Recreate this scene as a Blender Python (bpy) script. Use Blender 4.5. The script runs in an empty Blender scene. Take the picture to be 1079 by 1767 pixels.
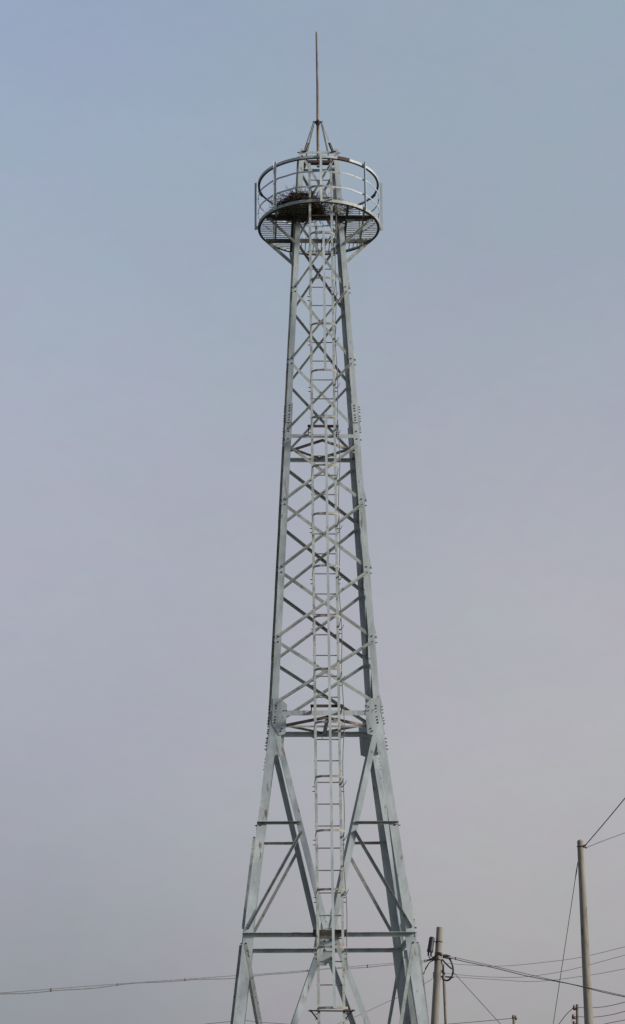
import bpy, math, random
from mathutils import Vector, Matrix
random.seed(7)
R = math.radians
sc = bpy.context.scene
COL = sc.collection

# ---------------------------------------------------------------- camera
CAM = Vector((0.0, -30.0, 1.6))
F_PX, PITCH, ROLL, YAW = 3402.2, 0.3089, -0.0087, -0.0049
IW, IH = 1079.0, 1767.0
FW = Vector((math.sin(YAW)*math.cos(PITCH), math.cos(YAW)*math.cos(PITCH), math.sin(PITCH)))
RT0 = Vector((math.cos(YAW), -math.sin(YAW), 0)); UP0 = RT0.cross(FW)
RT = RT0*math.cos(ROLL) + UP0*math.sin(ROLL); UP = UP0*math.cos(ROLL) - RT0*math.sin(ROLL)
cd = bpy.data.cameras.new('camera'); cam = bpy.data.objects.new('camera', cd); COL.objects.link(cam)
cd.sensor_fit = 'VERTICAL'; cd.sensor_height = 24.0; cd.lens = 24.0*F_PX/IH
cd.clip_start = 0.1; cd.clip_end = 6000
m = Matrix((RT, UP, -FW)).transposed().to_4x4(); m.translation = CAM
cam.matrix_world = m
sc.camera = cam

def at(px, py, Y):
    """world point on the vertical plane y=Y that shows at photo pixel (px, py)"""
    d = FW + RT*((px-IW/2)/F_PX) - UP*((py-IH/2)/F_PX)
    return CAM + d*((Y-CAM.y)/d.y)

# ---------------------------------------------------------------- sky and sun
SUN_AZ = R(112)      # compass from +y clockwise: sun to the right, a little behind the camera
SUN_EL = R(24)
w = bpy.data.worlds.new("World"); sc.world = w; w.use_nodes = True
nt = w.node_tree; nt.nodes.clear()
out = nt.nodes.new('ShaderNodeOutputWorld'); bg = nt.nodes.new('ShaderNodeBackground')
tc = nt.nodes.new('ShaderNodeTexCoord'); sep = nt.nodes.new('ShaderNodeSeparateXYZ')
nt.links.new(tc.outputs['Generated'], sep.inputs[0])
def s2l(c):
    return tuple(((v/255+0.055)/1.055)**2.4 if v/255 > 0.04045 else v/255/12.92 for v in c) + (1,)
def ramp(stops):
    r = nt.nodes.new('ShaderNodeValToRGB'); r.color_ramp.interpolation = 'B_SPLINE'
    e = r.color_ramp.elements
    while len(e) < len(stops): e.new(0.5)
    for k, (p, c) in enumerate(stops): e[k].position = p; e[k].color = s2l(c)
    nt.links.new(sep.outputs['Z'], r.inputs[0]); return r
# stops are sin(elevation): 0.05 bottom of the frame, 0.55 top
L = ramp([(0.0, (138,141,148)), (0.07, (146,149,156)), (0.16, (164,167,177)), (0.30, (173,174,188)), (0.42, (160,175,189)), (0.54, (154,168,196)), (1.0, (125,148,184))])
Rr = ramp([(0.0, (160,156,158)), (0.07, (167,164,166)), (0.16, (180,178,180)), (0.30, (172,173,183)), (0.42, (155,166,180)), (0.54, (155,170,183)), (1.0, (135,155,184))])
# left-to-right blend across the azimuths in view, a cloud-veil wobble on top
nz = nt.nodes.new('ShaderNodeTexNoise'); nz.inputs['Scale'].default_value = 3.0; nz.inputs['Detail'].default_value = 3
nt.links.new(tc.outputs['Generated'], nz.inputs['Vector'])
mr = nt.nodes.new('ShaderNodeMapRange'); mr.inputs[1].default_value = -0.17; mr.inputs[2].default_value = 0.11
mr.interpolation_type = 'SMOOTHSTEP'
nt.links.new(sep.outputs['X'], mr.inputs[0])
ma = nt.nodes.new('ShaderNodeMath'); ma.operation = 'MULTIPLY_ADD'; ma.inputs[1].default_value = 0.5; ma.inputs[2].default_value = -0.25
nt.links.new(nz.outputs['Fac'], ma.inputs[0])
ad = nt.nodes.new('ShaderNodeMath'); ad.operation = 'ADD'; ad.use_clamp = True
nt.links.new(mr.outputs[0], ad.inputs[0]); nt.links.new(ma.outputs[0], ad.inputs[1])
mx = nt.nodes.new('ShaderNodeMix'); mx.data_type = 'RGBA'
nt.links.new(ad.outputs[0], mx.inputs[0]); nt.links.new(L.outputs[0], mx.inputs[6]); nt.links.new(Rr.outputs[0], mx.inputs[7])
# a little of the physical sky under the haze veil, same sun direction
sky = nt.nodes.new('ShaderNodeTexSky'); sky.sky_type = 'NISHITA'; sky.sun_disc = False
sky.sun_elevation = SUN_EL; sky.sun_rotation = SUN_AZ; sky.dust_density = 4
sk = nt.nodes.new('ShaderNodeMix'); sk.data_type = 'RGBA'; sk.blend_type = 'ADD'; sk.inputs[0].default_value = 0.006
nt.links.new(mx.outputs[2], sk.inputs[6]); nt.links.new(sky.outputs[0], sk.inputs[7])
# faint uneven veil: mauve and teal tints, soft light and dark patches
def veil(scale, lo, hi, src, det=4):
    n_ = nt.nodes.new('ShaderNodeTexNoise'); n_.inputs['Scale'].default_value = scale; n_.inputs['Detail'].default_value = det; n_.inputs['Roughness'].default_value = 0.6
    mp_ = nt.nodes.new('ShaderNodeMapping'); mp_.inputs['Scale'].default_value = (1, 1, 1.8); mp_.inputs['Location'].default_value = (scale, 3.1, 0.7)
    nt.links.new(tc.outputs['Generated'], mp_.inputs[0]); nt.links.new(mp_.outputs[0], n_.inputs['Vector'])
    r_ = nt.nodes.new('ShaderNodeValToRGB'); r_.color_ramp.elements[0].position = 0.36; r_.color_ramp.elements[1].position = 0.64
    r_.color_ramp.elements[0].color = lo; r_.color_ramp.elements[1].color = hi
    nt.links.new(n_.outputs['Fac'], r_.inputs[0])
    x_ = nt.nodes.new('ShaderNodeMix'); x_.data_type = 'RGBA'; x_.blend_type = 'MULTIPLY'; x_.inputs[0].default_value = 1
    nt.links.new(src, x_.inputs[6]); nt.links.new(r_.outputs[0], x_.inputs[7]); return x_.outputs[2]
vl = veil(5.0, (0.955, 0.96, 0.965, 1), (1.0, 1.0, 1.0, 1), sk.outputs[2])
vl = veil(22.0, (1.0, 0.975, 1.0, 1), (0.972, 1.0, 0.985, 1), vl)
vl = veil(90.0, (0.985, 0.985, 0.985, 1), (1.0, 1.0, 1.0, 1), vl, 8)
# unseen sky behind the camera, dimmed to cut ambient light on the steel
dot = nt.nodes.new('ShaderNodeMapRange'); dot.inputs[1].default_value = -0.5; dot.inputs[2].default_value = 0.6; dot.inputs[3].default_value = 0.70; dot.inputs[4].default_value = 1.0
dot.interpolation_type = 'SMOOTHSTEP'; nt.links.new(sep.outputs['Y'], dot.inputs[0])
vm = nt.nodes.new('ShaderNodeVectorMath'); vm.operation = 'SCALE'
nt.links.new(vl, vm.inputs[0]); nt.links.new(dot.outputs[0], vm.inputs['Scale'])
nt.links.new(vm.outputs[0], bg.inputs[0]); bg.inputs[1].default_value = 1.02
nt.links.new(bg.outputs[0], out.inputs[0])
sd = bpy.data.lights.new('sun', 'SUN'); sd.energy = 3.6; sd.angle = R(11.0); sd.color = (1.0, 0.94, 0.84)
so = bpy.data.objects.new('sun', sd); COL.objects.link(so)
SUNV = Vector((math.sin(SUN_AZ)*math.cos(SUN_EL), math.cos(SUN_AZ)*math.cos(SUN_EL), math.sin(SUN_EL)))
so.rotation_euler = SUNV.to_track_quat('Z', 'Y').to_euler()
sc.view_settings.view_transform = 'Standard'; sc.view_settings.look = 'None'
sc.view_settings.exposure = 0; sc.view_settings.gamma = 1

# ---------------------------------------------------------------- materials
def mat(name, c1, c2, scale=6, rough=0.6, metal=0.0, spots=None, spot_amt=0.62, stretch=(1,1,1), bump=0.15, vary=0.0):
    mm = bpy.data.materials.new(name); mm.use_nodes = True; n = mm.node_tree; b = n.nodes['Principled BSDF']
    t = n.nodes.new('ShaderNodeTexCoord'); mp = n.nodes.new('ShaderNodeMapping'); mp.inputs['Scale'].default_value = stretch
    n.links.new(t.outputs['Object'], mp.inputs[0])
    a = n.nodes.new('ShaderNodeTexNoise'); a.inputs['Scale'].default_value = scale; a.inputs['Detail'].default_value = 6; a.inputs['Roughness'].default_value = 0.65
    n.links.new(mp.outputs[0], a.inputs['Vector'])
    r = n.nodes.new('ShaderNodeValToRGB'); r.color_ramp.elements[0].position = 0.35; r.color_ramp.elements[1].position = 0.65
    r.color_ramp.elements[0].color = (*c1, 1); r.color_ramp.elements[1].color = (*c2, 1)
    n.links.new(a.outputs['Fac'], r.inputs[0]); col = r.outputs[0]
    if spots:
        s = n.nodes.new('ShaderNodeTexNoise'); s.inputs['Scale'].default_value = scale*2.3; s.inputs['Detail'].default_value = 5
        n.links.new(mp.outputs[0], s.inputs['Vector'])
        q = n.nodes.new('ShaderNodeMapRange'); q.inputs[1].default_value = spot_amt; q.inputs[2].default_value = spot_amt+0.08
        n.links.new(s.outputs['Fac'], q.inputs[0])
        x = n.nodes.new('ShaderNodeMix'); x.data_type = 'RGBA'; x.inputs[7].default_value = (*spots, 1)
        n.links.new(q.outputs[0], x.inputs[0]); n.links.new(col, x.inputs[6]); col = x.outputs[2]
    oi = n.nodes.new('ShaderNodeObjectInfo'); vr = n.nodes.new('ShaderNodeMapRange'); vr.inputs[3].default_value = 1-vary; vr.inputs[4].default_value = 1+vary*0.7
    n.links.new(oi.outputs['Random'], vr.inputs[0])
    hv = n.nodes.new('ShaderNodeVectorMath'); hv.operation = 'SCALE'; n.links.new(col, hv.inputs[0]); n.links.new(vr.outputs[0], hv.inputs['Scale'])
    n.links.new(hv.outputs[0], b.inputs['Base Color'])
    b.inputs['Metallic'].default_value = metal
    rr = n.nodes.new('ShaderNodeMapRange'); rr.inputs[3].default_value = rough-0.1; rr.inputs[4].default_value = rough+0.12
    n.links.new(a.outputs['Fac'], rr.inputs[0]); n.links.new(rr.outputs[0], b.inputs['Roughness'])
    if bump:
        bn = n.nodes.new('ShaderNodeTexNoise'); bn.inputs['Scale'].default_value = scale*8; n.links.new(mp.outputs[0], bn.inputs['Vector'])
        bu = n.nodes.new('ShaderNodeBump'); bu.inputs['Strength'].default_value = bump; bu.inputs['Distance'].default_value = 0.01
        n.links.new(bn.outputs['Fac'], bu.inputs['Height']); n.links.new(bu.outputs[0], b.inputs['Normal'])
    return mm
GALV = mat('galvanised steel', (0.36,0.405,0.42), (0.56,0.61,0.63), 5, 0.6, 0.08, (0.24,0.19,0.15), 0.63, (1,1,0.35), vary=0.12)
GALV2 = mat('weathered thin steel', (0.29,0.315,0.30), (0.47,0.495,0.475), 7, 0.6, 0.08, (0.17,0.12,0.08), 0.60, vary=0.22)
HOOPM = mat('dull hoop steel', (0.27,0.25,0.21), (0.40,0.375,0.33), 9, 0.7, 0.0, (0.2,0.14,0.1), 0.6, vary=0.2)
SHADED = mat('stained steel with painted shade', (0.06,0.062,0.06), (0.14,0.145,0.14), 6, 0.75, 0.05, (0.09,0.055,0.045), 0.58, vary=0.15)  # underside shade of beams and flanges put into the base colour, plus stain spots
RODM = mat('rusty rod steel', (0.15,0.12,0.10), (0.27,0.24,0.21), 4, 0.7, 0.2, (0.20,0.10,0.07), 0.56, (1,1,0.5))
RUST = mat('rusted steel', (0.045,0.030,0.025), (0.10,0.065,0.05), 12, 0.8, 0.1)
BOLT = mat('dark bolt steel', (0.03,0.03,0.03), (0.08,0.07,0.065), 20, 0.6, 0.3)
CONC = mat('weathered concrete', (0.215,0.195,0.165), (0.33,0.30,0.255), 5, 0.85, 0, (0.14,0.115,0.09), 0.60, (1,1,0.22))
TWIG = mat('dry twigs', (0.03,0.020,0.015), (0.13,0.10,0.08), 9, 0.9)
BLACK = mat('black plastic', (0.010,0.010,0.014), (0.025,0.022,0.030), 8, 0.5)
WIRE = mat('wire sheath', (0.10,0.10,0.105), (0.17,0.17,0.175), 8, 0.6)
PORC = mat('brown insulator glaze', (0.08,0.035,0.03), (0.16,0.07,0.06), 10, 0.3)
GRND = mat('dry grass and soil', (0.04,0.047,0.025), (0.10,0.082,0.055), 0.35, 0.95, 0, (0.13,0.105,0.075), 0.6)

# ---------------------------------------------------------------- mesh builder
class MB:
    def __init__(s): s.v = []; s.f = []; s.sm = []
    def add(s, vs, fs, smooth=False):
        o = len(s.v); s.v += [tuple(p) for p in vs]; s.f += [tuple(o+i for i in f) for f in fs]; s.sm += [smooth]*len(fs)
    def loft(s, secs, smooth=False, caps=True, closed=False):
        k = len(secs[0]); vs = [p for q in secs for p in q]; fs = []
        n = len(secs)
        for i in range(n if closed else n-1):
            j = (i+1) % n
            for a in range(k):
                b = (a+1) % k; fs.append((i*k+a, i*k+b, j*k+b, j*k+a))
        s.add(vs, fs, smooth)
        if caps and not closed:
            s.add(secs[0], [tuple(range(k))[::-1]]); s.add(secs[-1], [tuple(range(k))])
    def box(s, p0, p1, u, a, n, t):
        """bar from p0 to p1, a wide along u, t thick along n (centred)"""
        u = u.normalized(); n = n.normalized()
        q = [u*a/2+n*t/2, -u*a/2+n*t/2, -u*a/2-n*t/2, u*a/2-n*t/2]
        s.loft([[p+d for d in q] for p in (p0, p1)])
    def angle(s, p0, p1, u, n, a, b, t):
        """L bar: flange a wide along +u from the heel line, flange b along +n; heel line p0-p1"""
        u = u.normalized(); n = n.normalized()
        q = [Vector((0,0,0)), u*a, u*a+n*t, u*t+n*t, u*t+n*b, n*b]
        s.loft([[p+d for d in q] for p in (p0, p1)])
    def tube(s, pts, r, seg=8, smooth=True, closed=False):
        pts = [Vector(p) for p in pts]; n = len(pts); secs = []
        for i, p in enumerate(pts):
            if closed: d = pts[(i+1) % n]-pts[i-1]
            else: d = pts[min(i+1, n-1)]-pts[max(i-1, 0)]
            d.normalize(); ref = Vector((0,0,1)) if abs(d.z) < 0.9 else Vector((1,0,0))
            a = d.cross(ref).normalized(); b = d.cross(a)
            rr = r[i] if isinstance(r, (list, tuple)) else r
            secs.append([p+a*math.cos(2*math.pi*k/seg)*rr+b*math.sin(2*math.pi*k/seg)*rr for k in range(seg)])
        s.loft(secs, smooth, True, closed)
    def strip(s, pts, wdir, w, t, closed=False):
        """flat bar following pts in a horizontal curve, w along wdir, t thick sideways"""
        pts = [Vector(p) for p in pts]; n = len(pts); secs = []; wd = Vector(wdir).normalized()
        for i, p in enumerate(pts):
            if closed: d = pts[(i+1) % n]-pts[i-1]
            else: d = pts[min(i+1, n-1)]-pts[max(i-1, 0)]
            c = d.cross(wd).normalized()
            secs.append([p+wd*w/2+c*t/2, p-wd*w/2+c*t/2, p-wd*w/2-c*t/2, p+wd*w/2-c*t/2])
        s.loft(secs, False, True, closed)
    def plate(s, pts, n, t):
        n = n.normalized(); s.loft([[Vector(p) for p in pts], [Vector(p)+n*t for p in pts]])
    def bolt(s, p, n, r=0.014, h=0.02, seg=6):
        n = n.normalized(); ref = Vector((0,0,1)) if abs(n.z) < 0.9 else Vector((1,0,0))
        a = n.cross(ref).normalized(); b = n.cross(a)
        ring = lambda rr, q: [q+a*math.cos(2*math.pi*k/seg)*rr+b*math.sin(2*math.pi*k/seg)*rr for k in range(seg)]
        s.loft([ring(r, p-n*0.002), ring(r, p+n*h*0.6)]); s.loft([ring(r*0.55, p+n*h*0.55), ring(r*0.5, p+n*h*1.5)])
    def build(s, name, material, parent=None):
        me = bpy.data.meshes.new(name); me.from_pydata(s.v, [], s.f); me.update()
        import bmesh
        bm = bmesh.new(); bm.from_mesh(me); bmesh.ops.recalc_face_normals(bm, faces=bm.faces); bm.to_mesh(me); bm.free()
        for p, q in zip(me.polygons, s.sm): p.use_smooth = q
        me.materials.append(material)
        o = bpy.data.objects.new(name, me); COL.objects.link(o)
        if parent: o.parent = parent
        return o
def tag(o, label=None, cat=None, group=None, kind=None):
    if label: o['label'] = label
    if cat: o['category'] = cat
    if group: o['group'] = group
    if kind: o['kind'] = kind
    return o
def empty(name, loc=(0,0,0), rz=0):
    o = bpy.data.objects.new(name, None); COL.objects.link(o); o.location = loc; o.rotation_euler = (0,0,rz); o.empty_display_size = 0.3
    return o
BOLTS = []
X, Y, Z = Vector((1,0,0)), Vector((0,1,0)), Vector((0,0,1))

# ---------------------------------------------------------------- ground: one sheet to the horizon, gently uneven
g = MB(); N = 80
def gx(i): t = (i/N*2-1); return math.copysign(abs(t)**3, t)*2500
gv = []; gf = []
for j in range(N+1):
    for i in range(N+1):
        x, y = gx(i), gx(j)
        d = math.hypot(x, y+5)
        z = 0.0 if d < 60 else 0.35*math.sin(x*0.013)*math.sin(y*0.017)*min(1, (d-60)/200) - 0.0
        gv.append((x, y, min(z, 0.0)))
for j in range(N):
    for i in range(N):
        a = j*(N+1)+i; gf.append((a, a+1, a+N+2, a+N+1))
g.add(gv, gf, True)
tag(g.build('ground', GRND), kind='structure')

# ---------------------------------------------------------------- the lattice tower
TH = 0.0421
tower = empty('lattice_tower', (0,0,0), TH)
tag(tower, 'tall galvanised steel lattice mast tower with round railed platform and caged ladder', 'tower')
HB, WB = [0.0, 4.417, 7.734, 12.247, 17.457], [1.745, 1.234, 0.8248, 0.5925, 0.3229]
def hw(h):
    for k in range(4):
        if h <= HB[k+1] or k == 3:
            return WB[k]+(WB[k+1]-WB[k])*(h-HB[k])/(HB[k+1]-HB[k])
hT, hA, hB, hC = 17.40, 12.247, 7.734, 4.417
def face(k):
    rot = Matrix.Rotation(k*math.pi/2, 3, 'Z')
    return (lambda x, h, off=0.0: rot @ Vector((x, -hw(h)-off, h))), rot @ X, rot @ -Y
# legs: four sections of angle, heel on the outside corner
SEC = [(0.06, hC+0.02, 0.155), (hC+0.02, 7.50, 0.128), (7.50, 12.48, 0.099), (12.48, 17.47, 0.082)]
for (sx, sy) in ((-1,-1), (1,-1), (1,1), (-1,1)):
    b = MB()
    for (h0, h1, a) in SEC:
        cuts = [h0]+[h for h in HB[1:-1] if h0 < h < h1]+[h1]
        t = 0.012; secs = []
        for h in cuts:
            c = Vector((sx*hw(h), sy*hw(h), h)); ux = Vector((-sx,0,0)); uy = Vector((0,-sy,0))
            secs.append([c, c+ux*a, c+ux*a+uy*t, c+ux*t+uy*t, c+ux*t+uy*a, c+uy*a])
        b.loft(secs)
    leg = b.build('leg', GALV, tower)
    # splice plates over the upper joint, both faces, with their rows of bolts; node bolts
    sp = MB()
    for (ax_, nrm, out_) in ((Vector((-sx,0,0)), Vector((0,sy,0)), 0), (Vector((0,-sy,0)), Vector((sx,0,0)), 1)):
        def P(off, h, lift=0.0):
            return Vector((sx*hw(h), sy*hw(h), h))+ax_*off+nrm*lift
        sp.plate([P(0.004, 12.48, 0.002), P(0.098, 12.48, 0.002), P(0.098, 12.81, 0.002), P(0.004, 12.81, 0.002)], nrm, 0.010)
        ln = 0.010 if out_ == 0 else 0.024
        for h in (12.52, 12.565, 12.61, 12.68, 12.725, 12.77): BOLTS.append((P(0.05, h, 0.011), nrm, 0.012, ln*0.9))
        for h in (7.58, 7.625, 7.67, 7.75, 7.80, 7.845): BOLTS.append((P(0.07, h, 0.012), nrm, 0.0145, ln))
        if out_ == 1:
            for h in (7.18, 7.235, 7.29, 7.345): BOLTS.append((P(0.055, h, 0.0), nrm, 0.013, ln))
        for h in (16.08, 16.13, 14.80, 14.89, 13.51, 13.60, 12.20, 12.33, 11.09, 11.18, 9.97, 10.06, 8.85, 8.94):
            BOLTS.append((P(0.05, h, 0.0), nrm, 0.013, ln*0.9))
        for h in (4.52, 4.30, 6.02, 17.42, 17.33): BOLTS.append((P(0.05, h, 0.0), nrm, 0.014, ln))
    sp.build('splice_plate', GALV, tower)
    f = MB(); c = Vector((sx*hw(0)-sx*0.05, sy*hw(0)-sy*0.05, 0)); q = lambda r_, z: [c+Vector((a_*r_, b_*r_, z)) for a_, b_ in ((-1,-1),(1,-1),(1,1),(-1,1))]
    f.loft([q(0.42, -0.3), q(0.38, 0.10), q(0.36, 0.12)]); f.build('footing', CONC, tower)
    # corner gusset where the slope changes, and small ones at the top
NODES = [[17.38, 16.10, 14.84, 13.555, 12.33], [12.14, 11.13, 10.015, 8.893, 7.84]]
for k in range(4):
    P, U, Nn = face(k)
    # X panels
    for grp, a in ((0, 0.042), (1, 0.050)):
        nd = NODES[grp]
        for j in range(4):
            h1, h0 = nd[j], nd[j+1]
            for s in (1, -1):
                off = 0.003 if s > 0 else -0.016
                e0, e1 = hw(h0)-0.05, hw(h1)-0.05
                hh0, hh1 = h0+0.045, h1-0.045
                p0, p1 = P(-s*e0, hh0, off), P(s*e1, hh1, off)
                d = (p1-p0).normalized(); nn = Nn - d*d.dot(Nn); nn.normalize()
                up = nn.cross(d); 
                if up.z < 0: up = -up
                b = MB()
                if k == 2:
                    us = -up if up.x > 0 else up    # heel edge towards the right
                    b.angle(p0-us*a/2, p1-us*a/2, us, -nn, a, a*0.75, 0.006)
                elif s > 0: b.angle(p0-up*a/2, p1-up*a/2, up, nn, a, a*0.75, 0.006)
                else: b.angle(p0+up*a/2, p1+up*a/2, -up, -nn, a, a*0.75, 0.006)
                b.build('cross_brace', GALV2, tower)
    # horizontals
    for (h, a, proj, off, ext) in ((hT, 0.035, -1, 0.003, -0.01), (hA, 0.060, -1, 0.003, -0.01), (hB, 0.075, -1, 0.014, -0.03), (hC, 0.065, 1 if k == 0 else -1, 0.004, 0.015)):
        e = hw(h)+ext; b = MB()
        p0, p1 = P(-e, h+a/2, off), P(e, h+a/2, off)
        b.angle(p0, p1, -Z, Nn*proj, a, a, 0.007)
        b.build('horizontal_brace', GALV, tower)
        if h in (hA,) :
            continue
    # large inverted braces B to C, and their secondary members
    mid = hC+0.09
    for s in (-1, 1):
        b = MB(); p0, p1 = P(s*(hw(7.38)-0.13), 7.42, 0.004), P(s*0.05, mid, 0.004)
        d = (p1-p0).normalized(); u = Nn.cross(d).normalized()
        if (u.dot(U)*s > 0 and k in (0, 3)) or (u.dot(U)*s < 0 and k == 1) or (k == 2 and u.x > 0): u = -u
        b.angle(p0-u*0.042, p1-u*0.042, u, -Nn if k else -Nn, 0.085, 0.085, 0.008); b.build('leg_brace', GALV, tower)
        def onbrace(h): 
            t = (7.42-h)/(7.42-mid); q = p0.lerp(p1, t); return q
        hs = 6.07; q = onbrace(hs)
        b = MB(); b.angle(P(s*(hw(hs)+0.01), hs, 0.005), q+Z*0.0+Nn*0.010-U*s*0.02, -Z, Nn*(1 if k == 0 else -1), 0.042, 0.042, 0.006); b.build('secondary_brace', GALV2, tower)
        q2 = onbrace(5.93)
        b = MB(); a0 = P(s*(hw(4.52)-0.05), 4.52, 0.003); dd = (q2-a0).normalized(); uu = Nn.cross(dd).normalized()
        b.angle(a0-uu*0.024, q2+Nn*0.008-uu*0.024, uu, Nn, 0.048, 0.036, 0.006); b.build('secondary_brace', GALV2, tower)
        # below C: from the middle out to the feet
        b = MB(); p2, p3 = P(s*0.10, hC-0.10, 0.004), P(s*(hw(0.15)-0.12), 0.15, 0.004)
        d = (p3-p2).normalized(); u = Nn.cross(d).normalized()
        if (u.dot(U)*s > 0 and k in (0, 3)) or (u.dot(U)*s < 0 and k == 1) or (k == 2 and u.x > 0): u = -u
        b.angle(p2-u*0.042, p3-u*0.042, u, -Nn, 0.085, 0.085, 0.008); b.build('leg_brace', GALV, tower)
        q = p2.lerp(p3, 0.48); a0 = P(s*(hw(4.28)-0.05), 4.28, 0.003); dd = (q-a0).normalized(); uu = Nn.cross(dd).normalized()
        b = MB(); b.angle(a0-uu*0.024, q-uu*0.024, uu, Nn*(1 if k in (1, 3) else -1), 0.048, 0.04, 0.006); b.build('secondary_brace', GALV2, tower)
        b = MB(); b.angle(P(s*(hw(2.2)+0.01), 2.2, 0.005), q+Vector((0,0,2.2-q.z)), -Z, Nn*(1 if k == 0 else -1), 0.042, 0.042, 0.006); b.build('secondary_brace', GALV2, tower)
        # corner gusset at B
        G = [(0.012,7.96),(0.125,7.96),(0.235,7.86),(0.250,7.41),(0.165,7.38),(0.035,7.56)]
        b = MB(); pts = [P(s*(hw(h)-o), h, 0.003) for o, h in G]
        b.plate(pts, Nn, 0.010); gp = b.build('gusset_plate', GALV, tower)
        for o, h in ((0.185,7.765),(0.225,7.768),(0.19,7.49),(0.175,7.45)): BOLTS.append((P(s*(hw(h)-o), h, 0.013), Nn, 0.013, 0.012))
        if s > 0:
            for o, h in ((0.21,7.845),(0.18,7.825)): BOLTS.append((P(s*(hw(h)-o), h, 0.013), Nn, 0.012, 0.012))
    # middle gusset at C
    b = MB(); b.plate([P(x, h, -0.022) for x, h in ((-0.10,4.72),(0.10,4.72),(0.15,4.42),(0.13,4.30),(0.05,4.19),(-0.05,4.19),(-0.13,4.30),(-0.15,4.42))], Nn, 0.010)
    gp = b.build('gusset_plate', GALV, tower)
    for x, h in ((-0.06,4.66),(-0.05,4.61),(0.05,4.61),(0.07,4.66),(-0.09,4.28),(0.09,4.28),(-0.07,4.33),(0.02,4.35)): BOLTS.append((P(x, h, -0.011), Nn, 0.013, 0.014))
# horizontal diaphragms: a diamond between face middles
def diaphragm(h, a, cross=False, both=True):
    m_ = [Vector((0,-hw(h)+0.03,h)), Vector((hw(h)-0.03,0,h)), Vector((0,hw(h)-0.03,h)), Vector((-hw(h)+0.03,0,h))]
    for i in range(4):
        p, q = m_[i], m_[(i+1) % 4]; d = (q-p).normalized(); u = Z.cross(d)
        b = MB(); near = i in (0, 3); dz = -0.035 if near else 0.03
        b.angle(p+Z*dz, q+Z*dz, u, -Z, a, 0.048 if near else 0.028, 0.006); b.build('diaphragm_brace', RODM if near else GALV2, tower)
    if cross:
        b = MB(); b.angle(m_[3]-Z*0.02, m_[1]-Z*0.02, Y, -Z, 0.04, 0.03, 0.006); b.build('diaphragm_brace', GALV2, tower)
        b = MB(); b.angle(m_[0]-Z*0.028, m_[2]-Z*0.028, X, -Z, 0.06, 0.05, 0.006); b.build('diaphragm_brace', GALV2, tower)
diaphragm(hA, 0.05); diaphragm(hB, 0.055, True)

# lightning rod on its four stays
rod = MB(); hr0, hr1 = 17.30, 19.90
rod.tube([Vector((0,0,hr0)), Vector((0,0,18.13)), Vector((0.002,0,18.9)), Vector((-0.006,0,19.86)), Vector((-0.006,0,hr1))], [0.026,0.025,0.021,0.018,0.012], 10)
ro = rod.build('lightning_rod', RODM, tower)
b = MB(); b.box(Vector((-hw(hT),0,hT-0.02)), Vector((hw(hT),0,hT-0.02)), Y, 0.09, Z, 0.05); b.build('rod_base', RUST, tower)
b = MB(); b.tube([Vector((0,0,18.10)), Vector((0,0,18.17))], 0.036, 10); b.box(Vector((-0.085,0,18.145)), Vector((0.085,0,18.145)), Z, 0.03, Y, 0.03); b.box(Vector((0,-0.085,18.14)), Vector((0,0.085,18.14)), Z, 0.03, X, 0.028); b.build('collar', RUST, ro)
for sx in (-1,1):
    for sy in (-1,1):
        top = Vector((sx*0.055, sy*0.03, 18.13)); bot = Vector((sx*0.235, sy*hw(hT), hT+0.01)); d = bot-top
        b = MB(); b.angle(top, top+d*0.93, Vector((sx,0,0)), Vector((0,sy,0)), 0.026, 0.026, 0.005); b.build('rod_stay', GALV2, tower)
        b = MB(); q = top+d*0.70; b.box(q, bot, X, 0.044, Y, 0.018); b.box(bot-X*sx*0.03-Z*0.0, bot+X*sx*0.03, Y, 0.06, Z, 0.012); b.build('stay_bracket', RUST, tower)

# ---------------------------------------------------------------- round platform
PH, PR, RH = 16.16, 1.018, 16.957
WP = hw(PH)
def ring(r, h, n=72): return [Vector((r*math.cos(2*math.pi*k/n), r*math.sin(2*math.pi*k/n), h)) for k in range(n)]
b = MB()
# grating of round bars: sideways bars left and right of the tower, lengthwise bars behind it
by_front, by_back, bx = -WP-0.02, WP+0.02, WP+0.055
y = -PR+0.06
def chord(v): return math.sqrt(max(0, (PR-0.02)**2-v*v))
while y < PR-0.05:
    c = chord(y)
    if y < by_front:
        if c > bx:
            for s in (-1,1): b.tube([Vector((s*bx*0.98,y,PH+0.02)), Vector((s*c,y,PH+0.02))], 0.008, 6)
            b.tube([Vector((-bx,y,PH+0.02)), Vector((-0.22,y,PH+0.02))], 0.008, 6)
        elif c > 0.3: b.tube([Vector((-c,y,PH+0.02)), Vector((-0.22,y,PH+0.02))], 0.008, 6)
    elif y < by_back or True:
        rgt = y < by_back
        if c > bx:
            b.tube([Vector((-c,y,PH+0.02)), Vector((-bx*0.98,y,PH+0.02))], 0.008, 6)
            if rgt: b.tube([Vector((c,y,PH+0.02)), Vector((bx*0.98,y,PH+0.02))], 0.008, 6)
    y += 0.072
x = -bx+0.04
while x < PR-0.06:
    c = chord(x)
    if c > by_back+0.03: b.tube([Vector((x,by_back,PH+0.02)), Vector((x,c,PH+0.02))], 0.008, 6)
    x += 0.068
plat = b.build('platform_grating', GALV2, tower)
b = MB(); b.strip(ring(PR, PH+0.005), Z, 0.052, 0.008, True)
b.build('rim', GALV2, plat)
b = MB(); b.strip(ring(PR-0.021, PH-0.0235), Z, 0.005, 0.040, True); b.build('rim_flange', SHADED, plat)
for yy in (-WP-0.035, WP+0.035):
    b = MB(); c = chord(yy)-0.02; b.angle(Vector((-c,yy,PH+0.005)), Vector((c,yy,PH+0.005)), -Z, Y*(-1 if yy < 0 else 1), 0.075, 0.05, 0.008); b.build('platform_beam', SHADED, plat)
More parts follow.
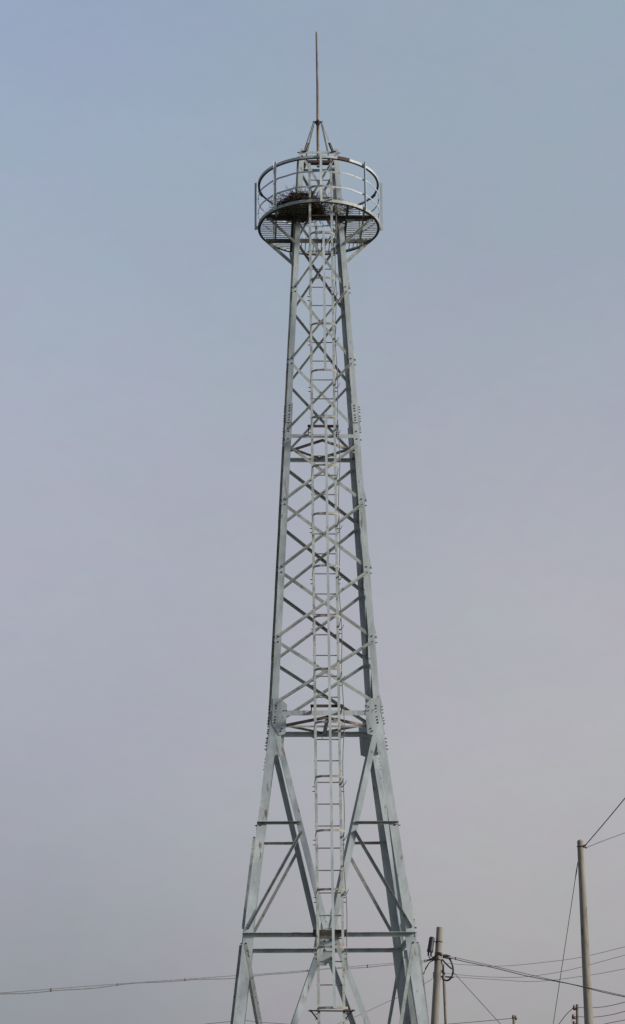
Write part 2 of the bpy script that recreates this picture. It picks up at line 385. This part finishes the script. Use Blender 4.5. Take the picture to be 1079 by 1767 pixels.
for xx in (-WP-0.03, WP+0.03):
    b = MB(); c = chord(xx)-0.02; b.angle(Vector((xx,-c,PH-0.003)), Vector((xx,c,PH-0.003)), -Z, X*(-1 if xx < 0 else 1), 0.06, 0.045, 0.008); b.build('platform_beam', SHADED, plat)
for xx in (-0.72, 0.72):
    b = MB(); c = chord(xx)-0.02; b.box(Vector((xx,-c,PH-0.01)), Vector((xx,WP,PH-0.01)), X, 0.03, Z, 0.02); b.build('bearer', GALV2, plat)
for sx in (-1,1):
    for sy in (-1,1):
        b = MB(); p0 = Vector((sx*(WP+0.02), sy*(WP+0.03), PH-0.50)); p1 = Vector((sx*0.86, sy*(WP+0.055), PH-0.06)); d = p1-p0
        b.angle(p0, p1, Vector((-d.z*sx,0,abs(d.x))), Vector((0,sy,0)), 0.045, 0.04, 0.006); b.build('platform_strut', GALV2, plat)
        b = MB(); p0 = Vector((sx*(WP+0.03), sy*(WP-0.01), PH-0.50)); p1 = Vector((sx*(WP+0.05), sy*0.86, PH-0.06)); d = p1-p0
        if sy > 0: b.angle(p0, p1, Vector((0,-d.z*sy,abs(d.y))), Vector((sx,0,0)), 0.04, 0.035, 0.006); b.build('platform_strut', GALV2, plat)
# guard rails and posts
for h, ww, tt in ((RH, 0.043, 0.007), (PH+0.53, 0.026, 0.006), (PH+0.265, 0.026, 0.006)):
    b = MB(); pts = ring(PR, h)
    if h != RH: pts = [p+Z*0.006*math.sin(i*1.3) for i, p in enumerate(pts)]
    b.strip(pts, Z, ww, tt, True)
    gr = b.build('guard_rail', GALV, plat)
    if h == RH:
        b = MB(); b.strip(ring(PR-0.019, RH-0.0245), Z, 0.005, 0.032, True); b.build('rail_flange', SHADED, plat)
for k in range(8):
    a = math.pi/4*k; p = Vector(((PR+0.022)*math.cos(a), (PR+0.022)*math.sin(a), 0)); rd = Vector((math.cos(a), math.sin(a), 0)); tg = Vector((-math.sin(a), math.cos(a), 0))
    b = MB(); b.angle(p-tg*0.02+Z*(PH-0.035), p-tg*0.02+Z*(RH+0.045), tg, rd, 0.042, 0.035, 0.006)
    b.box(p+Z*(PH)-rd*0.02, p+Z*(PH)+rd*0.01, Z, 0.05, tg, 0.03)
    b.build('rail_post', GALV, plat)
    for h in (PH+0.265, PH+0.53, RH): BOLTS.append((p+Z*h-rd*0.028, -rd, 0.010, 0.012))
for a0, dh in ((math.radians(-68), RH), (math.radians(-197), RH), (math.radians(22), RH), (math.radians(-62), PH+0.40)):
    if dh != RH: continue
    b = MB(); pts = [Vector(((PR+0.009)*math.cos(a0+t), (PR+0.009)*math.sin(a0+t), dh-0.003)) for t in [i*0.04-0.10 for i in range(6)]]
    b.strip(pts, Z, 0.056, 0.010); 
    b.build('rail_splice', RUST, plat)

# ---------------------------------------------------------------- caged ladder on the front face
LH = [(0.0,-1.92),(4.26,-1.48),(7.75,-1.18),(12.5,-0.92),(16.7,-0.80),(18,-0.78)]
def lad(h):
    for (a, p), (c, q) in zip(LH, LH[1:]):
        if h <= c: return p+(q-p)*(h-a)/(c-a)
LX = 0.190
b = MB()
for s in (-1,1):
    hs = [0.3, 2.2, 4.26, 7.75, 12.5, 16.95]
    secs = []
    for h in hs:
        c = Vector((s*LX, lad(h), h)); u = Vector((s,0,0)); v = Vector((0,1,0)); a = 0.038; t = 0.006
        secs.append([c, c-u*a*0+v*0, c-v*0+u*t, c+u*t+v*a, c+v*a, c+v*t, c-u*(a-t)+v*t, c-u*(a-t)])
    b.loft([[q[0], q[2], q[3], q[4], q[5], q[6], q[7]] for q in secs])
ladder = b.build('ladder', GALV2, tower)
k = 0; rung0 = None
h = 15.0307+0.32385*5
while h > 0.5:
    b = MB(); b.tube([Vector((-LX-0.012, lad(h)+0.022, h)), Vector((LX+0.012, lad(h)+0.022, h))], 0.0085, 8); b.build('rung', RODM, ladder)
    h -= 0.32385
HOOPS = [16.21, 15.39, 14.58, 13.80, 13.00, 12.23, 11.42, 10.63, 9.80, 9.01, 8.20, 7.40, 6.59, 5.80, 4.97, 4.17, 3.34]
def hoop_pts(h, fwd=0.62, wdt=0.20, r=0.13):
    y0 = lad(h); pts = [Vector((-wdt, y0+0.02, h)), Vector((-wdt, y0-0.2, h)), Vector((-wdt, y0-fwd+r, h))]
    for i in range(1, 7):
        a = math.pi/2*i/6; pts.append(Vector((-wdt+r-r*math.cos(a), y0-fwd+r-r*math.sin(a)-0.0, h)))
    right = [Vector((-p.x, p.y, p.z)) for p in pts[::-1]]
    midp = [Vector((0, y0-fwd-0.012, h))]
    return pts+midp+right
for h in HOOPS:
    b = MB(); dz = random.uniform(-0.006, 0.006); b.strip([p+Z*dz for p in hoop_pts(h)], Z, 0.032, 0.005); hp = b.build('cage_hoop', HOOPM, ladder)
    for s in (-1,1):
        for q in (0.012, -0.022):
            BOLTS.append((Vector((s*(LX+0.006), lad(h)+0.012, h-0.07+q*2.0)), X*s, 0.009, 0.026))
def strap(h1, h0):
    b = MB(); pts = [h for h in [h1]+[q for q in HOOPS if h0 < q < h1]+[h0]]
    secs = []
    for h in pts:
        c = Vector((0.012, lad(h)-0.62-0.020, h)); secs.append([c+X*0.019, c-X*0.019, c-X*0.019+Y*0.006, c+X*0.019+Y*0.006])
    b.loft(secs); b.build('cage_strap', GALV, ladder)
strap(15.405, 12.99); strap(12.28, 3.33)
# ladder brackets at the levels
for h, fw_ in ((12.33, 0), (7.80, 0), (4.47, 0)):
    y0 = lad(h); b = MB()
    b.angle(Vector((-0.245, y0+0.045, h)), Vector((0.245, y0+0.045, h)), -Z, Y, 0.045, 0.05, 0.006)
    for s in (-1,1):
        b.box(Vector((s*0.225, y0+0.05, h-0.02)), Vector((s*0.225, -hw(h)+0.01, h-0.06)), Z, 0.05, X, 0.010)
    b.build('ladder_bracket', RUST, ladder)
b = MB(); h = 3.35; y0 = lad(h)
b.tube([Vector((-0.285, y0-0.02, h-0.01)), Vector((0.305, y0-0.02, h-0.02))], 0.010, 8)
for s in (-1,1):
    b.tube([Vector((s*0.29, y0-0.02, h-0.012)), Vector((s*0.24, y0+0.02, h-0.07)), Vector((s*0.2, y0+0.03, h-0.12))], 0.010, 6)
    BOLTS.append((Vector((s*0.285, y0-0.02, h-0.012)), X*s, 0.018, 0.03))
b.build('ladder_bracket', RUST, ladder)
# down conductor clipped loosely along the right rail
pts = []; h = 16.3; i = 0
while h > 3.9:
    pts.append(Vector((LX+0.042+0.012*math.sin(i*0.9)+0.012*math.sin(i*0.31+1), lad(h)+0.05, h))); h -= 0.2; i += 1
b = MB(); b.tube(pts, 0.0065, 6); b.build('down_conductor', WIRE, tower)
h = 15.35
while h > 4.3:
    b = MB(); p = Vector((LX+0.02, lad(h)+0.05, h)); b.tube([p, p+Vector((0.045,0,0.05)), p+Vector((0.06,0,0.09))], 0.006, 5); h -= 0.8
    b.build('cable_clip', BOLT, ladder)
# bolts: the hundred that show largest one by one, the rest of them as one part
BOLTS.sort(key=lambda q: -(q[2]*(1 if q[1].y < 0.3 and q[0].y < 0.35 else 0.3)/(q[0]-Vector((-1.3,-30,1.6))).length))
for q in BOLTS[:100]:
    b = MB(); b.bolt(*q); b.build('bolt', BOLT, tower)
b = MB()
for q in BOLTS[100:]: b.bolt(*q)
tag(b.build('small_bolts', BOLT, tower), kind='stuff')

# ---------------------------------------------------------------- stork nest on the platform
nest = MB(); C0 = Vector((-0.32, -0.50, PH+0.03))
def rnd(a, c): return random.uniform(a, c)
# dense core built of many crossing sticks, then loose ones sticking out
def stick(c, d, ln, r):
    d = d.normalized(); s1 = c-d*ln/2; s2 = c+d*ln/2; bend = Vector((rnd(-1,1), rnd(-1,1), rnd(-1,1)))*ln*0.08
    nest.tube([s1, c+bend, s2], [r, r*0.9, r*0.5], 4, False)
for i in range(1250):
    a = rnd(0, 2*math.pi); t = math.sqrt(random.random()); z = random.random()
    rr = (0.38-0.20*z)*t; c = C0+Vector((math.cos(a)*rr*1.02, math.sin(a)*rr*0.92, z*0.29))
    tg = Vector((-math.sin(a), math.cos(a), rnd(-0.25,0.25)))+Vector((rnd(-.6,.6), rnd(-.6,.6), rnd(-.2,.2)))
    stick(c, tg, rnd(0.12,0.34), rnd(0.003,0.008))
for i in range(230):
    a = rnd(0, 2*math.pi); z = random.random(); rr = 0.40-0.16*z
    c = C0+Vector((math.cos(a)*rr, math.sin(a)*rr*0.92, z*0.32))
    stick(c, Vector((math.cos(a), math.sin(a), rnd(-0.3,0.9)))+Vector((rnd(-.8,.8), rnd(-.8,.8), 0)), rnd(0.12,0.34), rnd(0.002,0.005))
for i in range(190):      # strands spilling right, across the ladder opening
    x = rnd(-0.05, 0.50); c = Vector((x, -0.50+rnd(-0.22,0.18), PH+0.03+abs(rnd(0,0.30))*(0.6-x)*1.6))
    stick(c, Vector((rnd(-1,1), rnd(-1,1), rnd(-.7,.7))), rnd(0.1,0.3), rnd(0.002,0.0045))
for i in range(90):      # thin loose ends to the left
    c = C0+Vector((-rnd(0.22,0.50), rnd(-0.25,0.25), abs(rnd(0,0.22))))
    stick(c, Vector((rnd(-1,1), rnd(-.5,.5), rnd(-.5,.6))), rnd(0.10,0.26), rnd(0.002,0.0035))
for i in range(500):      # packed floor of the nest
    a = rnd(0, 2*math.pi); rr = 0.38*math.sqrt(random.random()); stick(C0+Vector((math.cos(a)*rr, math.sin(a)*rr, rnd(-0.01,0.14))), Vector((rnd(-1,1), rnd(-1,1), rnd(-.15,.15))), rnd(0.12,0.3), rnd(0.004,0.009))
for i in range(40):       # hanging ends under the grating
    c = Vector((rnd(-0.6,0.4), rnd(-0.62,-0.3), PH-0.05)); stick(c, Vector((rnd(-.6,.6), rnd(-.4,.4), 1)), rnd(0.12,0.26), rnd(0.002,0.004))
no = nest.build('bird_nest', TWIG)
no.rotation_euler = (0,0,TH)
tag(no, 'dark untidy nest of twigs resting on the front left of the tower platform', 'bird nest')

# ---------------------------------------------------------------- poles and wires beyond the tower
def pole(top, low, rt, rl, name='utility_pole', m_=None):
    """concrete pole: top and a lower point on its axis, radii there; carried down to the ground"""
    d = (low-top); t = top.z/(top.z-low.z); foot = top+d*t; rf = rt+(rl-rt)*t
    e = empty(name, (foot.x, foot.y, 0))
    b = MB(); n = 8; pts = []; rs = []
    for i in range(n+1):
        q = i/n; pts.append(foot.lerp(top, q)-e.location); rs.append(rf+(rt-rf)*q)
    pts[0] -= d.normalized()*(-0.0)+Z*0.2
    b.tube(pts, rs, 28, True)
    sh = b.build('shaft', m_ or CONC, e)
    return e, foot
def rel(e, p): return p-e.location
def wire(p0, p1, sag, r, name, label, cat='wire', grp=None, clips=None, twin=0.0, n=60, mtl=None, obj_name=None):
    b = MB(); L_ = (p1-p0).length
    def at_(t, dz=0): 
        p = p0.lerp(p1, t); p.z -= 4*sag*t*(1-t)+dz; return p
    b.tube([at_(i/n) for i in range(n+1)], r, 6)
    if twin:
        b.tube([at_(i/(n*2), twin*(1+0.35*math.sin(i*1.7)+0.3*math.sin(i*0.6))) for i in range(2*n+1)], r*0.8, 6)
        if clips:
            s = clips/L_; t = s*0.5
            while t < 1: p = at_(t); b.box(p+Z*0.02, p-Z*(twin+0.03), X, 0.05, Y, 0.03); t += s
    o = b.build(name, mtl or WIRE); tag(o, label, cat, grp); return o

# near pole right of the tower, with splice closure and cable coil
Y1 = 20.0
t1 = at(759, 1600, Y1); l1 = at(750.5, 1767, Y1)
p1e, f1 = pole(t1, l1, 0.079, 0.100)
tag(p1e, 'weathered concrete pole beside the right tower leg with black box and coiled cable', 'utility pole', 'utility poles')
def on1(py, dx=0.0, dy=-0.12):
    t = (py-1600)/167; p = t1.lerp(l1, t); return rel(p1e, Vector((p.x+dx, p.y+dy, p.z)))
for py in (1625.5, 1645, 1649, 1657):
    b = MB(); c = on1(py, 0, 0); rr = 0.079+0.021*(py-1600)/167+0.006
    b.tube([c+Vector((rr*math.cos(a), rr*math.sin(a), 0.01*math.sin(a*3))) for a in [2*math.pi*i/24 for i in range(24)]], 0.010, 6, True, True); b.build('steel_band', RUST, p1e)
b = MB(); c0 = rel(p1e, at(746.0, 1616.5, Y1-0.05)); c1 = rel(p1e, at(742, 1643, Y1-0.05))
d = c1-c0
b.tube([c0, c0+d*0.05, c0+d*0.12, c0+d*0.80, c0+d*0.84, c0+d*1.0], [0.035,0.062,0.070,0.072,0.080,0.076], 16)
b.tube([c1-X*0.035, c1-X*0.04-Z*0.09], 0.022, 8); b.tube([c1+X*0.035, c1+X*0.02-Z*0.10], 0.022, 8)
clo = b.build('splice_closure', BLACK, p1e); clo['label'] = 'black cylindrical cable splice closure'
b = MB(); b.tube([c0+d*0.32, on1(1625.5, -0.05, 0)], 0.014, 6); b.build('closure_bracket', RUST, p1e)
# cables from closure round to clamps
def cable(pts, r, nm='cable', mt=None):
    b = MB(); b.tube(pts, r, 8); return b.build(nm, mt or BLACK, p1e)
cable([c1-X*0.04-Z*0.08, rel(p1e, at(743,1655,Y1-0.1)), rel(p1e, at(752,1658,Y1-0.12)), on1(1652, 0.0, -0.11)], 0.013)
cable([c1+X*0.02-Z*0.09, rel(p1e, at(748,1652,Y1-0.1)), on1(1646, 0.0, -0.11), rel(p1e, at(768,1650,Y1-0.05))], 0.013)
cc = [(764,1650),(771,1651),(777,1656),(781,1666),(782,1676),(779,1686),(773,1691.5),(767,1691),(763,1686)]
def smooth(P_, k_=6):
    P_ = [P_[0]*2-P_[1]]+P_+[P_[-1]*2-P_[-2]]; o_ = []
    for i in range(1, len(P_)-2):
        for j in range(k_):
            t = j/k_; a, b_, c, d = P_[i-1:i+3]
            o_.append(0.5*((2*b_)+(c-a)*t+(2*a-5*b_+4*c-d)*t*t+(3*b_-a-3*c+d)*t*t*t))
    return o_+[P_[-2]]
cable(smooth([rel(p1e, at(x_, y_, Y1+0.02)) for x_, y_ in cc]), 0.022, 'cable_coil')
cable(smooth([rel(p1e, at(x_+0.5, y_+0.5, Y1+0.09)) for x_, y_ in cc[:-1]]), 0.018, 'cable_coil')
cable([rel(p1e, at(x_, y_, Y1-0.05)) for x_, y_ in ((763,1655),(768,1661),(774,1667),(780,1672))], 0.020)
cable([rel(p1e, at(x_, y_, Y1-0.05)) for x_, y_ in ((762,1656),(764,1668),(764.5,1684),(763,1690))], 0.012)
for q in ((736,1657.5,750,1655),(742,1656,754,1651),(764,1648,778,1650),(764,1652,780,1654)):
    cable([rel(p1e, at(q[0],q[1],Y1-0.02)), rel(p1e, at((q[0]+q[2])/2,(q[1]+q[3])/2-0.3,Y1-0.02)), rel(p1e, at(q[2],q[3],Y1-0.02))], [0.016,0.028,0.014], 'cable_clamp', RUST)
cable([rel(p1e, at(x_, y_, Y1-0.02)) for x_, y_ in ((752,1655),(741,1661),(735,1671),(731,1681))], [0.012,0.012,0.020,0.022], 'stay_wire', RUST)
b = MB(); b.box(rel(p1e, at(748.5,1677,Y1-0.02)), rel(p1e, at(748.5,1687,Y1-0.02)), X, 0.03, Y, 0.05); b.build('terminal_box', CONC, p1e)

# thin pole just behind it
Y2 = 65.0
t2 = at(766, 1682, Y2); l2 = at(770, 1767, Y2)
p2e, f2 = pole(t2, l2, 0.070, 0.082)
tag(p2e, 'slim distant pole showing just behind the cable coil', 'utility pole', 'utility poles')
for x_, y_ in ((763.5,1674),(767.0,1678)):
    c = rel(p2e, at(x_, y_, Y2)); b = MB(); b.tube([c-Z*0.14, c-Z*0.07, c, c+Z*0.03], [0.03,0.055,0.04,0.02], 10); b.build('insulator', PORC, p2e)
b = MB(); b.tube([rel(p2e, at(766.2,1684,Y2)), rel(p2e, at(765.6,1664,Y2))], 0.03, 6); b.build('pin', RUST, p2e)
b = MB(); b.box(rel(p2e, at(761,1685,Y2)), rel(p2e, at(783,1686.5,Y2)), Z, 0.07, Y, 0.06); b.build('crossarm', RUST, p2e)

# tall pole at the right
Y3 = 18.0
t3 = at(1001.5, 1452, Y3); l3 = at(1016.5, 1767, Y3)
p3e, f3 = pole(t3, l3, 0.076, 0.108)
tag(p3e, 'tallest concrete pole, near the right edge, with guy wires from its top', 'utility pole', 'utility poles')
b = MB(); c = rel(p3e, t3+(l3-t3)*(9/315))
b.tube([c+Vector((0.084*math.cos(a), 0.084*math.sin(a), 0)) for a in [2*math.pi*i/24 for i in range(24)]], 0.010, 6, True, True)
b.tube([c+X*0.06-Y*0.06, rel(p3e, at(1011,1458,Y3))], 0.022, 8); b.tube([c+X*0.06-Y*0.06, rel(p3e, at(1012,1463,Y3))], 0.024, 8)
b.build('guy_clamp', RUST, p3e)
b = MB(); cz = rel(p3e, t3); b.tube([cz-Z*0.01, cz+Z*0.03, cz+Z*0.045], [0.078,0.060,0.02], 24); b.build('cap', CONC, p3e)

# two far poles low in the frame
def far_pole(px, py, px2, Yf, r, label, ins):
    e, f = pole(at(px, py, Yf), at(px2, 1767+30, Yf), r, r*1.1)
    tag(e, label, 'utility pole', 'utility poles')
    for (x_, y_) in ins:
        b = MB(); c = rel(e, at(x_, y_, Yf)); b.tube([c-Z*0.15, c-Z*0.05, c+Z*0.06, c+Z*0.13], [0.05,0.10,0.07,0.04], 10); b.build('insulator', PORC, e)
        b = MB(); b.tube([c-Z*0.12, rel(e, at(px, y_+3, Yf))], 0.035, 6); b.build('pin', RUST, e)
    return e
far_pole(996.5, 1733, 997.0, 82, 0.085, 'thin far pole with stacked brown insulators, left of the tallest pole', [(991,1738.5),(989.5,1754),(991,1766)])
far_pole(887, 1757, 887.5, 92, 0.085, 'pole tip poking up at the bottom edge, halfway between the coil pole and tallest pole', [(886,1755),(890,1756)])
far_pole(420, 1762, 420.5, 100, 0.085, 'far pole tip showing inside the left tower leg', [(417,1760.5)])

# wires
# faint far wires carried by the thin pole
def fit_wire(pts, Ya, Yb, r, label, obj, extend=True):
    """a hanging wire through pixels left to right, receding evenly from Ya to Yb"""
    n = len(pts); W3 = []
    x0, x1 = pts[0][0], pts[-1][0]
    for (x_, y_) in pts: W3.append(at(x_, y_, Ya+(Yb-Ya)*(x_-x0)/(x1-x0)))
    # smooth (Catmull-Rom)
    P3 = [W3[0]*2-W3[1]]+W3+[W3[-1]*2-W3[-2]]; out_ = []
    for i in range(1, len(P3)-2):
        for k_ in range(12):
            t = k_/12; a, b_, c, d = P3[i-1], P3[i], P3[i+1], P3[i+2]
            out_.append(0.5*((2*b_)+(c-a)*t+(2*a-5*b_+4*c-d)*t*t+(3*b_-a-3*c+d)*t*t*t))
    out_.append(W3[-1])
    if extend: out_.append(W3[-1]+(W3[-1]-out_[-2])*18)
    m_ = MB(); m_.tube(out_, r, 6); o = m_.build(obj, WIRE); tag(o, label, 'wire', 'overhead wires'); return o
fit_wire([(766,1662),(815,1665.5),(868,1667),(935,1661),(1002,1652),(1079,1633.8)], Y2, Y2-6, 0.010, 'topmost of the three faint wires curving up to the right edge', 'power_line')
fit_wire([(766,1679),(820,1684.5),(890,1686.5),(950,1680),(1002,1669),(1079,1648)], Y2, Y2-6, 0.010, 'middle one of the three faint wires curving up to the right edge', 'power_line')
fit_wire([(783,1685.5),(850,1690),(925,1693.5),(1016,1683),(1079,1671.7)], Y2, Y2-6, 0.010, 'lowest of the three faint wires curving up to the right edge', 'power_line')
fit_wire([(560,1776),(617,1753),(664,1731),(715,1708),(765,1677)], Y2+12, Y2, 0.009, 'faint wire rising behind the right tower leg to the slim pole', 'power_line', False)
fit_wire([(998,1738.5),(1030,1738.5),(1055,1735),(1079,1729)], 82, 76, 0.018, 'upper wire running right from the stacked insulators', 'power_line')
fit_wire([(990,1754),(1025,1755),(1055,1751),(1079,1745)], 82, 76, 0.018, 'second wire running right from the stacked insulators', 'power_line')
fit_wire([(991,1767),(1030,1769),(1055,1764.5),(1079,1760)], 82, 76, 0.018, 'lowest wire running right from the stacked insulators', 'power_line')
fit_wire([(989.5,1739),(978,1750),(965,1767),(955,1783)], 82, 84, 0.020, 'short wire dropping left from the top brown insulator', 'power_line')
fit_wire([(989,1755),(987,1762),(990,1768),(991,1776)], 82, 82, 0.016, 'jumper loop hanging below the middle insulator of the thin far pole', 'power_line', False)
fit_wire([(740,1769),(780,1766.5),(840,1761.5),(886,1757)], 96, 92, 0.018, 'wire reaching left from the pole tip along the bottom edge', 'power_line', False)
fit_wire([(330,1771),(360,1766.5),(395,1763),(417,1760.5),(450,1764),(500,1767.5),(540,1772)], 104, 98, 0.016, 'low wire over the far pole tip inside the left tower leg', 'power_line', False)
# insulated service cable lashed to its messenger wire, left and right of the near pole
def lashed(pts, Ya, Yb, label, reach, tie):
    W3 = []; x0, x1 = pts[0][0], pts[-1][0]
    for (x_, y_) in pts: W3.append(at(x_, y_, Ya+(Yb-Ya)*(x_-x0)/(x1-x0)))
    W3.append(W3[-1]+(W3[-1]-W3[-2])*reach)
    top = smooth(W3, 14); low = []; n = len(top); acc = 0; L_ = 0; ties = []
    for i in range(n):
        if i: acc += (top[i]-top[i-1]).length
        low.append(top[i]-Z*(0.030+0.016*math.sin(acc*1.1)+0.010*math.sin(acc*2.7+1)))
        if acc > L_: ties.append((top[i], low[i])); L_ += tie
    m_ = MB(); m_.tube(top, 0.0075, 6); m_.tube(low, 0.0105, 6)
    for a, c in ties: m_.box(a+Z*0.012, c-Z*0.016, X, 0.030, Y, 0.03)
    tag(m_.build('overhead_cable', WIRE), label, 'cable', 'service cables on the near pole')
lashed([(737,1656.5),(683,1661.5),(601,1668.3),(479,1678.5),(400,1684),(188,1699),(0,1713.5)], Y1, Y1-12, 'lashed cable crossing behind the tower legs to the left edge', 1.5, 2.2)
lashed([(780,1651),(868,1671),(945,1689),(1005,1702),(1079,1718.5)], Y1, Y1-4, 'lashed cable sagging from the coiled cable pole down past the tallest pole', 3.0, 3.4)
fit_wire([(782,1677),(822,1721),(864,1767)], Y1, Y1+4, 0.009, 'thin wire slanting down right from the cable coil', 'guy_wire')
# guys of the tall pole
c3 = at(1005, 1463, Y3)
fit_wire([(1010,1459),(1045,1418),(1079,1377)], Y3, Y3-3, 0.012, 'steeper of two wires rising right from the tallest pole top', 'guy_wire')
fit_wire([(1011,1463),(1045,1449.5),(1079,1437)], Y3, Y3+2, 0.010, 'flatter of two wires rising right from the tallest pole top', 'guy_wire')
b = MB(); s0 = at(997.5, 1487, Y3-0.08); s1 = at(955, 1767, Y3+2); s1 = s0+(s1-s0)*((s0.z)/(s0.z-s1.z))
b.tube([s0, s0.lerp(s1, 0.03), s0.lerp(s1, 0.05), s1], [0.010,0.016,0.009,0.009], 6)
tag(b.build('guy_wire', WIRE), 'guy wire running steeply down left from the tallest pole', 'wire', 'overhead wires')
